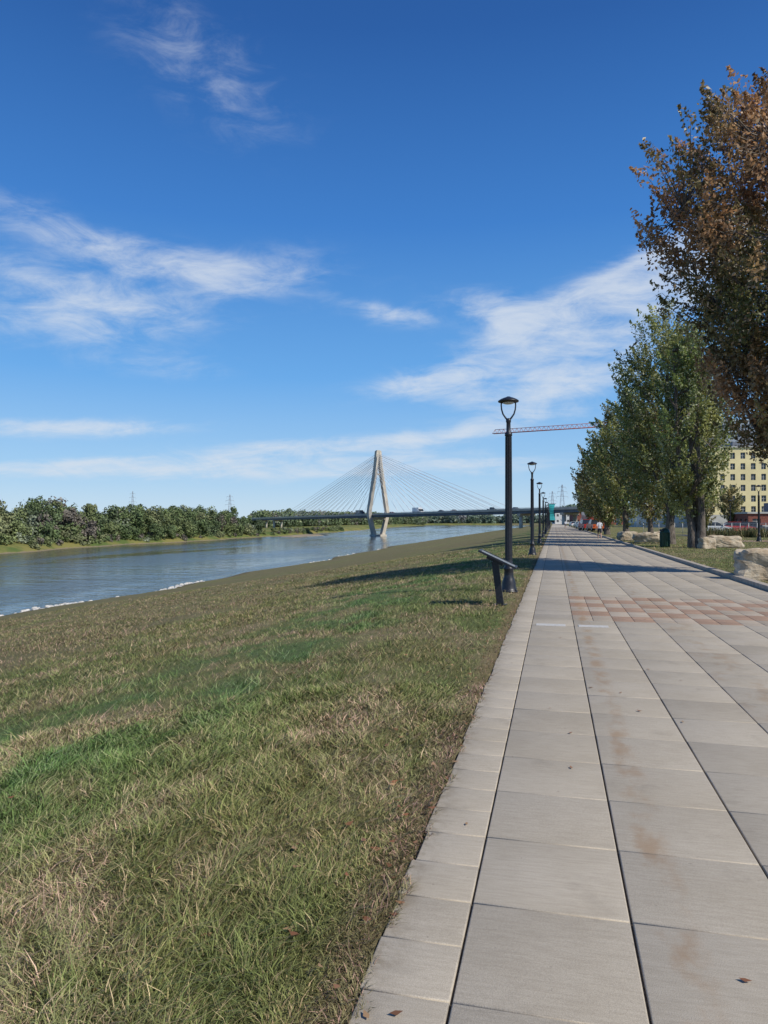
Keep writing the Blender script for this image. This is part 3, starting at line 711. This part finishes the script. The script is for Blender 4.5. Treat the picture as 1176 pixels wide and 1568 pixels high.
for sx1,sy1 in ((-1,-1),(1,-1),(1,1),(-1,1)): mb.tube([(mast.x+sx1,mast.y+sy1,0),(mast.x+sx1,mast.y+sy1,mast.z+1)],0.15,n=4)
zv=0
while zv<mast.z-2:
    for a_,b_ in (((-1,-1),(1,-1)),((1,-1),(1,1)),((1,1),(-1,1)),((-1,1),(-1,-1))):
        mb.tube([(mast.x+a_[0],mast.y+a_[1],zv),(mast.x+b_[0],mast.y+b_[1],zv+2.2)],0.08,n=3,cap=False)
    zv+=2.2
mb.tube([mast+upv*1,mast+upv*4],[0.9,0.2],n=4)
mb.tube([mast,mast-dj*14],0.6,n=4); mb.box(mast-dj*13-upv*1.2,(2.5,2.5,2.4),1); mb.box(mast+sd*1.5-upv*1.2,(1.8,1.8,2.2),1)
mb.build('tower_crane',[m_cr,m_con])

# ---------------------------------------------------------------- transmission towers
m_ls=simple('lattice_steel',(0.42,0.46,0.52),0.6,0,2,0.1)
def pylon(X,Y,zb,H,w=2.6):
    mb=MB(); lev=[0,.2,.38,.54,.68,.8,.9,1.0]; ws=[w*(1-f)**1.1*0.9+0.3 for f in lev]
    cs=((-1,-1),(1,-1),(1,1),(-1,1))
    for i in range(len(lev)-1):
        for j in range(4):
            a_,b_=cs[j],cs[(j+1)%4]; A=lambda c_,k_: (c_[0]*ws[k_],c_[1]*ws[k_],lev[k_]*H)
            mb.tube([A(a_,i),A(a_,i+1)],0.09,n=3,cap=False); mb.tube([A(a_,i),A(b_,i+1)],0.05,n=3,cap=False); mb.tube([A(b_,i),A(a_,i+1)],0.05,n=3,cap=False)
    for f,aw in ((0.7,4.2),(0.82,3.6),(0.93,2.8)):
        for sg in (-1,1):
            mb.tube([(0,0,f*H),(sg*aw,0,f*H)],0.09,n=3); mb.tube([(0,0,f*H+1.0),(sg*aw,0,f*H)],0.06,n=3); mb.tube([(sg*aw,0,f*H),(sg*aw,0,f*H-1.4)],0.08,n=3)
    mb.build('transmission_tower',[m_ls],loc=(X,Y,zb),rz=TH)
for px_,d_,ty in ((352,620,757),(203,760,752),(861,520,742),(846,640,752)):
    X_,Y_=P(px_,d_); zb=-5 if px_<700 else -1; pylon(X_,Y_,zb,ZH(ty,d_)-zb)

# ---------------------------------------------------------------- buildings
def building(name,x0,d_,w,dep,H,nx_,nz_,mw,rz=0.0,zb=0.0,ww=0.5,wh=0.6,roof=None,base=0.0,trim=None):
    mb=MB(); cw=w/nx_; ch=(H-base-0.8)/nz_
    def wall(o,ux,W_,n1):
        c_=W_/n1; u=Vector(ux); nrm=Vector((u.y,-u.x,0)); o=Vector(o); Z=Vector((0,0,1))
        def q(a,b,z0_,z1_,ins=0.0,m=0): 
            s_=-nrm*ins; mb.quad(o+u*a+Z*z0_+s_,o+u*b+Z*z0_+s_,o+u*b+Z*z1_+s_,o+u*a+Z*z1_+s_,m)
        if base>0: q(0,W_,0,base,0,2)
        q(0,W_,H-0.8,H,0,0)
        for i in range(n1):
            for j in range(nz_):
                a0=i*c_; z_=base+j*ch; a1=a0+c_*(1-ww)/2; a2=a0+c_*(1+ww)/2; b1=z_+ch*(1-wh)/2; b2=z_+ch*(1+wh)/2
                q(a0,a1,z_,z_+ch); q(a2,a0+c_,z_,z_+ch); q(a1,a2,z_,b1); q(a1,a2,b2,z_+ch)
                q(a1,a2,b1,b2,0.25,1)
                for (A_,B_,C_,D_) in (((a1,b1),(a2,b1),0,0),((a1,b2),(a2,b2),0,0),((a1,b1),(a1,b2),0,0),((a2,b1),(a2,b2),0,0)):
                    p=o+u*A_[0]+Z*A_[1]; r_=o+u*B_[0]+Z*B_[1]; mb.quad(p,r_,r_-nrm*0.25,p-nrm*0.25,0)
                mid=(a1+a2)/2; q(mid-0.04,mid+0.04,b1,b2,0.2,2); q(a1,a2,(b1+b2)/2-0.04,(b1+b2)/2+0.04,0.197,2)
    wall((0,0,0),(1,0,0),w,nx_); n2=max(1,int(dep/cw)); wall((w,0,0),(0,1,0),dep,n2); wall((w,dep,0),(-1,0,0),w,nx_); wall((0,dep,0),(0,-1,0),dep,n2)
    mb.quad((0,0,H-0.2),(w,0,H-0.2),(w,dep,H-0.2),(0,dep,H-0.2),3)
    for c_,s_ in (((w/2,-0.12,H+0.05),(w+0.5,0.3,0.35)),((w/2,dep+0.12,H+0.05),(w+0.5,0.3,0.35)),((-0.12,dep/2,H+0.05),(0.3,dep-0.1,0.35)),((w+0.12,dep/2,H+0.05),(0.3,dep-0.1,0.35))): mb.box(c_,s_,2)
    mb.box((w*0.3,dep*0.5,H+1.0),(w*0.16,dep*0.3,2.2),3); mb.box((w*0.6,dep*0.5,H+0.7),(w*0.08,dep*0.2,1.5),2)
    X_,Y_=P(x0,d_); mb.build(name,[mw,m_bgl,trim or m_trm,m_rf],loc=(X_,Y_,zb),rz=rz)
m_bgl=simple('window_glass',(0.045,0.06,0.08),0.12,0,0.5,0.4)
m_trm=simple('stone_trim',(0.55,0.53,0.48),0.8,0,1,0.1); m_rf=simple('roof_grey',(0.2,0.21,0.23),0.8,0,0.6,0.15)
m_yel=simple('yellow_stucco',(0.88,0.74,0.40),0.85,0,0.4,0.06); m_brk=simple('red_brick',(0.26,0.09,0.065),0.9,0,3,0.25)
m_gry=simple('grey_cladding',(0.38,0.42,0.48),0.6,0,0.3,0.1); m_whw=simple('white_wall',(0.68,0.68,0.66),0.8,0,0.5,0.06)
building('apartment_building',1068,180,48,22,20.2,20,6,m_yel,rz=0.05,ww=0.46,wh=0.58,base=3.2)
building('office_tower',1085,330,34,20,ZH(645,330),12,12,m_gry,rz=0.05,ww=0.8,wh=0.5)
building('brick_building',1146,140,24,12,3.2,8,1,m_brk,rz=0.05,base=0.8)
building('warehouse',975,190,26,14,6.0,7,1,m_whw,rz=0.1,base=1.0,ww=0.3,wh=0.4)
building('warehouse',850,420,24,20,7.5,8,2,m_whw,rz=0.1,ww=0.4,wh=0.4)
building('warehouse',880,330,22,20,7.0,8,2,m_brk,rz=0.1,ww=0.4,wh=0.4)
m_teal=simple('teal_banner',(0.03,0.36,0.36),0.6,0,2,0.1)
mb=MB(); mb.tube([(0,0,0),(0,0,6.2)],0.09,n=8,m=0); mb.tube([(0,0,6.0),(1.9,0,6.1)],0.05,n=6,m=0); mb.tube([(0,0,1.8),(1.6,0,1.8)],0.05,n=6,m=0)
N1=9
for i in range(N1-1):
    f0,f1=i/(N1-1),(i+1)/(N1-1); w0,w1=1.75-0.5*math.sin(f0*3),1.75-0.5*math.sin(f1*3)
    mb.quad((0.1,0.05*math.sin(f0*6),1.85+f0*4.1),(w0,0.25*math.sin(f0*7),1.85+f0*4.1),(w1,0.25*math.sin(f1*7),1.85+f1*4.1),(0.1,0.05*math.sin(f1*6),1.85+f1*4.1),1)
X_,Y_=P(840,180); mb.build('banner_sign',[m_blk,m_teal],loc=(X_,Y_,0))
mb=MB()
for i in range(60):
    mb.tube([(i*0.9,0,0),(i*0.9,0,1.4)],0.03,n=5)
for z_ in (0.25,0.8,1.35): mb.tube([(0,0,z_),(53.1,0,z_)],0.025,n=5)
for i in range(59*6): mb.tube([(i*0.15+0.075,0,0.25),(i*0.15+0.075,0,1.35)],0.011,n=3,cap=False)
X_,Y_=P(985,88); mb.build('metal_fence',[m_steel],loc=(X_,Y_,0),rz=-0.12)
n=9000; cl=120; bx=rng.uniform(0,26,cl); by=rng.uniform(-1.5,1.5,cl); X0,Y0=P(1078,72)
ci=rng.integers(0,cl,n); bx_=X0+bx[ci]+rng.normal(0,0.2,n); by_=Y0+by[ci]+rng.normal(0,0.2,n)
h=rng.uniform(0.4,1.0,n); az=rng.uniform(0,6.28,n); le=rng.uniform(0.1,0.6,n)
base=np.stack([bx_,by_,np.zeros(n)],1); W=np.stack([np.cos(az+1.5),np.sin(az+1.5),np.zeros(n)],1)*0.02; tip=base+np.stack([np.cos(az)*le*h,np.sin(az)*le*h,h],1)
V=np.stack([base-W,base+W,tip+W*0.6,tip-W*0.6],1).reshape(-1,3); cb=np.where(rng.random(n)[:,None]<0.4,np.array([[0.25,0.2,0.1]]),np.array([[0.09,0.11,0.04]]))*rng.uniform(0.7,1.3,n)[:,None]
mk('ornamental_grass_bed',V,np.arange(n*4).reshape(-1,4),[m_fol],col=np.repeat(cb,4,0))
m_plz=simple('plaza_paving',(0.34,0.22,0.17),0.9,0,1.5,0.2)
X0,Y0=P(1065,62)
mk('plaza_paving',[(12,Y0-6,-0.004),(60,Y0-6,-0.004),(60,Y0-2,-0.004),(12,Y0-2,-0.004)],[(0,1,2,3)],[m_plz])
m_asp=simple('asphalt',(0.055,0.055,0.058),0.9,0,4,0.2)
mk('road',[(14,Y0+14,-0.006),(120,Y0+14,-0.006),(120,Y0+24,-0.006),(14,Y0+24,-0.006)],[(0,1,2,3)],[m_asp])
for px_,d_,m in ((1092,92,p_wht),(1128,93,p_red),(1150,93,p_dk)):
    X_,Y_=P(px_,d_); vehicle('car',X_,Y_,0.0,0.02,m,'car')

# ---------------------------------------------------------------- walking person
def person(X,Y,rz):
    J={'pelvis':(0,0,0.95),'waist':(0,0.01,1.08),'chest':(0,0.03,1.3),'neckb':(0,0.03,1.47),'neck':(0,0.035,1.53),'head':(0,0.05,1.62),'top':(0,0.05,1.74),
       'shL':(-.17,.03,1.43),'elL':(-.23,-.10,1.17),'wrL':(-.22,-.02,0.95),'haL':(-.22,0.02,0.87),'shR':(.17,.03,1.43),'elR':(.23,.04,1.16),'wrR':(.22,.20,0.98),'haR':(.21,.25,0.91),
       'hipL':(-.10,0,0.9),'knL':(-.11,.16,0.50),'anL':(-.10,.20,0.09),'toL':(-.11,.34,0.04),'hipR':(.10,0,0.9),'knR':(.10,-.04,0.49),'anR':(.10,-.30,0.16),'toR':(.10,-.22,0.035)}
    E=[('pelvis','waist'),('waist','chest'),('chest','neckb'),('neckb','neck'),('neck','head'),('head','top'),('chest','shL'),('shL','elL'),('elL','wrL'),('wrL','haL'),('chest','shR'),('shR','elR'),('elR','wrR'),('wrR','haR'),
       ('pelvis','hipL'),('hipL','knL'),('knL','anL'),('anL','toL'),('pelvis','hipR'),('hipR','knR'),('knR','anR'),('anR','toR')]
    rad={'pelvis':.14,'waist':.13,'chest':.145,'neckb':.075,'neck':.055,'head':.088,'top':.06,'shL':.065,'elL':.042,'wrL':.028,'haL':.035,'shR':.065,'elR':.042,'wrR':.028,'haR':.035,
       'hipL':.095,'knL':.06,'anL':.04,'toL':.04,'hipR':.095,'knR':.06,'anR':.04,'toR':.04}
    nm=list(J); vs=[J[k_] for k_ in nm]; ed=[(nm.index(a_),nm.index(b_)) for a_,b_ in E]; rr=[rad[k_] for k_ in nm]
    for sd_ in ('L','R'):
        hx,hy,hz_=J['ha'+sd_]; hi_=nm.index('ha'+sd_)
        for q in range(5):
            o_=(q-2)*0.017; l=[0.05,0.075,0.08,0.075,0.06][q]
            b0=len(vs); vs.append((hx,hy+o_,hz_-0.035)); vs.append((hx,hy+o_*1.2+0.01,hz_-0.035-l)); rr+=[0.010,0.008]; ed+=[(hi_,b0),(b0,b0+1)]
    me=bpy.data.meshes.new('p'); me.from_pydata(vs,ed,[]); o=bpy.data.objects.new('p',me); sc.collection.objects.link(o)
    sk=o.modifiers.new('s','SKIN')
    for i,v in enumerate(me.skin_vertices[0].data): v.radius=(rr[i],rr[i]*(0.75 if i in (0,1,2) else 1)); v.use_root=(i==0)
    su=o.modifiers.new('ss','SUBSURF'); su.levels=2; su.render_levels=2
    dg=bpy.context.evaluated_depsgraph_get(); me2=bpy.data.meshes.new_from_object(o.evaluated_get(dg)); bpy.data.objects.remove(o)
    me2.name='walking_person'; me2.materials.clear()
    for m in (simple('skin',(0.45,0.27,0.19),0.6),simple('shirt_fabric',(0.66,0.67,0.70),0.9),simple('shorts_fabric',(0.03,0.035,0.05),0.9),simple('hair',(0.05,0.03,0.02),0.8),simple('shoe',(0.5,0.5,0.5),0.8)): me2.materials.append(m)
    for p in me2.polygons:
        p.use_smooth=True; x,y_,z=p.center
        if z<0.10: i=4
        elif z<0.55: i=0
        elif z<0.98 and abs(x)<0.19: i=2
        elif z>1.66 or (z>1.57 and y_<0.06): i=3
        elif z>1.48: i=0
        elif z>1.15 or abs(x)<0.17: i=1
        else: i=0
        p.material_index=i
    o=bpy.data.objects.new('walking_person',me2); sc.collection.objects.link(o); o.location=(X,Y,0.0); o.rotation_euler[2]=rz
X_,Y_=P(918,63); person(X_,Y_,0.05)
X_,Y_=P(866,150); person(X_,Y_,0.05)

# ---------------------------------------------------------------- camera, sun, sky
cam=bpy.data.cameras.new('camera'); co=bpy.data.objects.new('camera',cam); sc.collection.objects.link(co); sc.camera=co
cam.sensor_fit='VERTICAL'; cam.sensor_height=24; cam.lens=24*F/1568; cam.clip_start=0.05; cam.clip_end=20000
co.location=(0,0,CH); co.rotation_euler=(math.radians(90)+math.atan(14/F),0,TH)
EL=math.radians(43); SA=math.atan2(0.91,-0.42)
su=bpy.data.lights.new('sun','SUN'); so=bpy.data.objects.new('sun',su); sc.collection.objects.link(so)
su.energy=4.4; su.angle=math.radians(0.53); su.color=(1.0,0.95,0.86)
sdir=Vector((math.sin(SA)*math.cos(EL),math.cos(SA)*math.cos(EL),math.sin(EL)))
so.rotation_euler=sdir.to_track_quat('Z','Y').to_euler(); so.location=(20,-20,40)
w=bpy.data.worlds.new('World'); sc.world=w; w.use_nodes=True; t=NT(w.node_tree); bg=w.node_tree.nodes['Background']
sky=t.new('ShaderNodeTexSky'); sky.sky_type='NISHITA'; sky.sun_disc=False; sky.sun_elevation=EL; sky.sun_rotation=SA; sky.air_density=1.0; sky.dust_density=0.5; sky.ozone_density=2.0; sky.altitude=200
g=t.new('ShaderNodeTexCoord').outputs['Generated']
sx=t.new('ShaderNodeSeparateXYZ'); t.set(sx.inputs[0],g); x,y_,z=sx.outputs
az=t.math('ARCTAN2',x,y_); el=t.math('ARCSINE',z)
cb=t.new('ShaderNodeCombineXYZ'); t.set(cb.inputs[0],az); t.set(cb.inputs[1],el); ae=cb.outputs[0]
zz=t.math('ADD',t.math('MAXIMUM',z,0.0),0.16)
cp=t.new('ShaderNodeCombineXYZ'); t.set(cp.inputs[0],t.math('DIVIDE',x,zz)); t.set(cp.inputs[1],t.math('DIVIDE',y_,zz))
M3=co.rotation_euler.to_matrix()
def AE(px,py):
    v=M3@Vector(((px-588)/F,(784-py)/F,-1)).normalized(); v.normalize(); return math.atan2(v.x,v.y),math.asin(v.z)
rmp=t.new('ShaderNodeValToRGB'); t.set(rmp.inputs[0],t.math('DIVIDE',z,0.7,clamp=True))
els=[(0.0,(0.58,0.75,0.90)),(0.10,(0.34,0.60,0.90)),(0.28,(0.135,0.41,0.85)),(0.55,(0.045,0.22,0.64)),(0.82,(0.018,0.112,0.40)),(1.0,(0.013,0.080,0.30))]
cr=rmp.color_ramp
while len(cr.elements)<len(els): cr.elements.new(0.5)
for e,(p_,c_) in zip(cr.elements,els): e.position=p_; e.color=(c_[0],c_[1],c_[2],1)
tint=t.mix(1.0,rmp.outputs[0],(10,10,10),'MULTIPLY')
skyc=t.mix(0.86,sky.outputs[0],tint)
blobs=[(960,440,150,40,20,1.05),(1080,400,120,55,20,1.1),(850,500,160,44,10,.95),(770,470,110,26,-12,.8),(650,585,120,24,8,0.9),(800,600,170,30,6,0.85),(920,560,110,34,15,0.75),(620,485,60,18,0,0.8),(560,470,70,14,-10,0.5),
 (130,490,190,40,4,0.85),(400,420,140,40,5,0.75),(260,400,120,28,-8,0.7),(60,420,140,34,-5,0.7),(60,340,160,32,-12,0.62),(310,100,150,75,-25,0.60),(260,560,130,26,0,.5),
 (80,655,200,16,3,1.1),(120,715,190,14,4,0.9),(520,680,210,14,3,1.0),(760,650,170,18,8,0.85),(640,712,300,22,0,1.0),(300,725,240,20,0,0.7)]
tot=None
for cx,cy,rx,ry,an,wt in blobs:
    a0,e0=AE(cx,cy); kx=0.92/F/max(0.5,math.cos(e0)); ky=0.9/F
    mp=t.mapping(ae,loc=(a0,e0,0),rot=(0,0,math.radians(an)),scale=(rx*kx,ry*ky,1),typ='TEXTURE')
    vl=t.new('ShaderNodeVectorMath',operation='DOT_PRODUCT'); t.set(vl.inputs[0],mp); t.set(vl.inputs[1],mp)
    e=t.math('MULTIPLY',t.math('POWER',2.718,t.math('MULTIPLY',vl.outputs['Value'],-0.9)),wt)
    tot=e if tot is None else t.math('ADD',tot,e)
M=t.math('MINIMUM',tot,1.15)
nz1=t.noise(t.mapping(cp.outputs[0],rot=(0,0,0.5),scale=(1.0,2.1,1)),2.3,7,0.62,0.5)
nz2=t.noise(t.mapping(ae,rot=(0,0,-0.12),scale=(11,30,1)),1.0,7,0.66,0.6)
nn=t.math('ADD',t.math('MULTIPLY',nz1,0.4),t.math('MULTIPLY',nz2,0.6))
thr=t.math('SUBTRACT',0.59,t.math('MULTIPLY',M,0.24))
den=t.smooth(t.math('SUBTRACT',nn,thr),-0.08,0.32)
den=t.math('MULTIPLY',den,t.smooth(M,0.0,0.95,0.0,0.80))
c=t.mix(den,skyc,(6.9,7.5,8.3))
t.set(bg.inputs[0],c); bg.inputs[1].default_value=0.1
sc.view_settings.view_transform='Standard'; sc.view_settings.look='None'; sc.view_settings.exposure=0
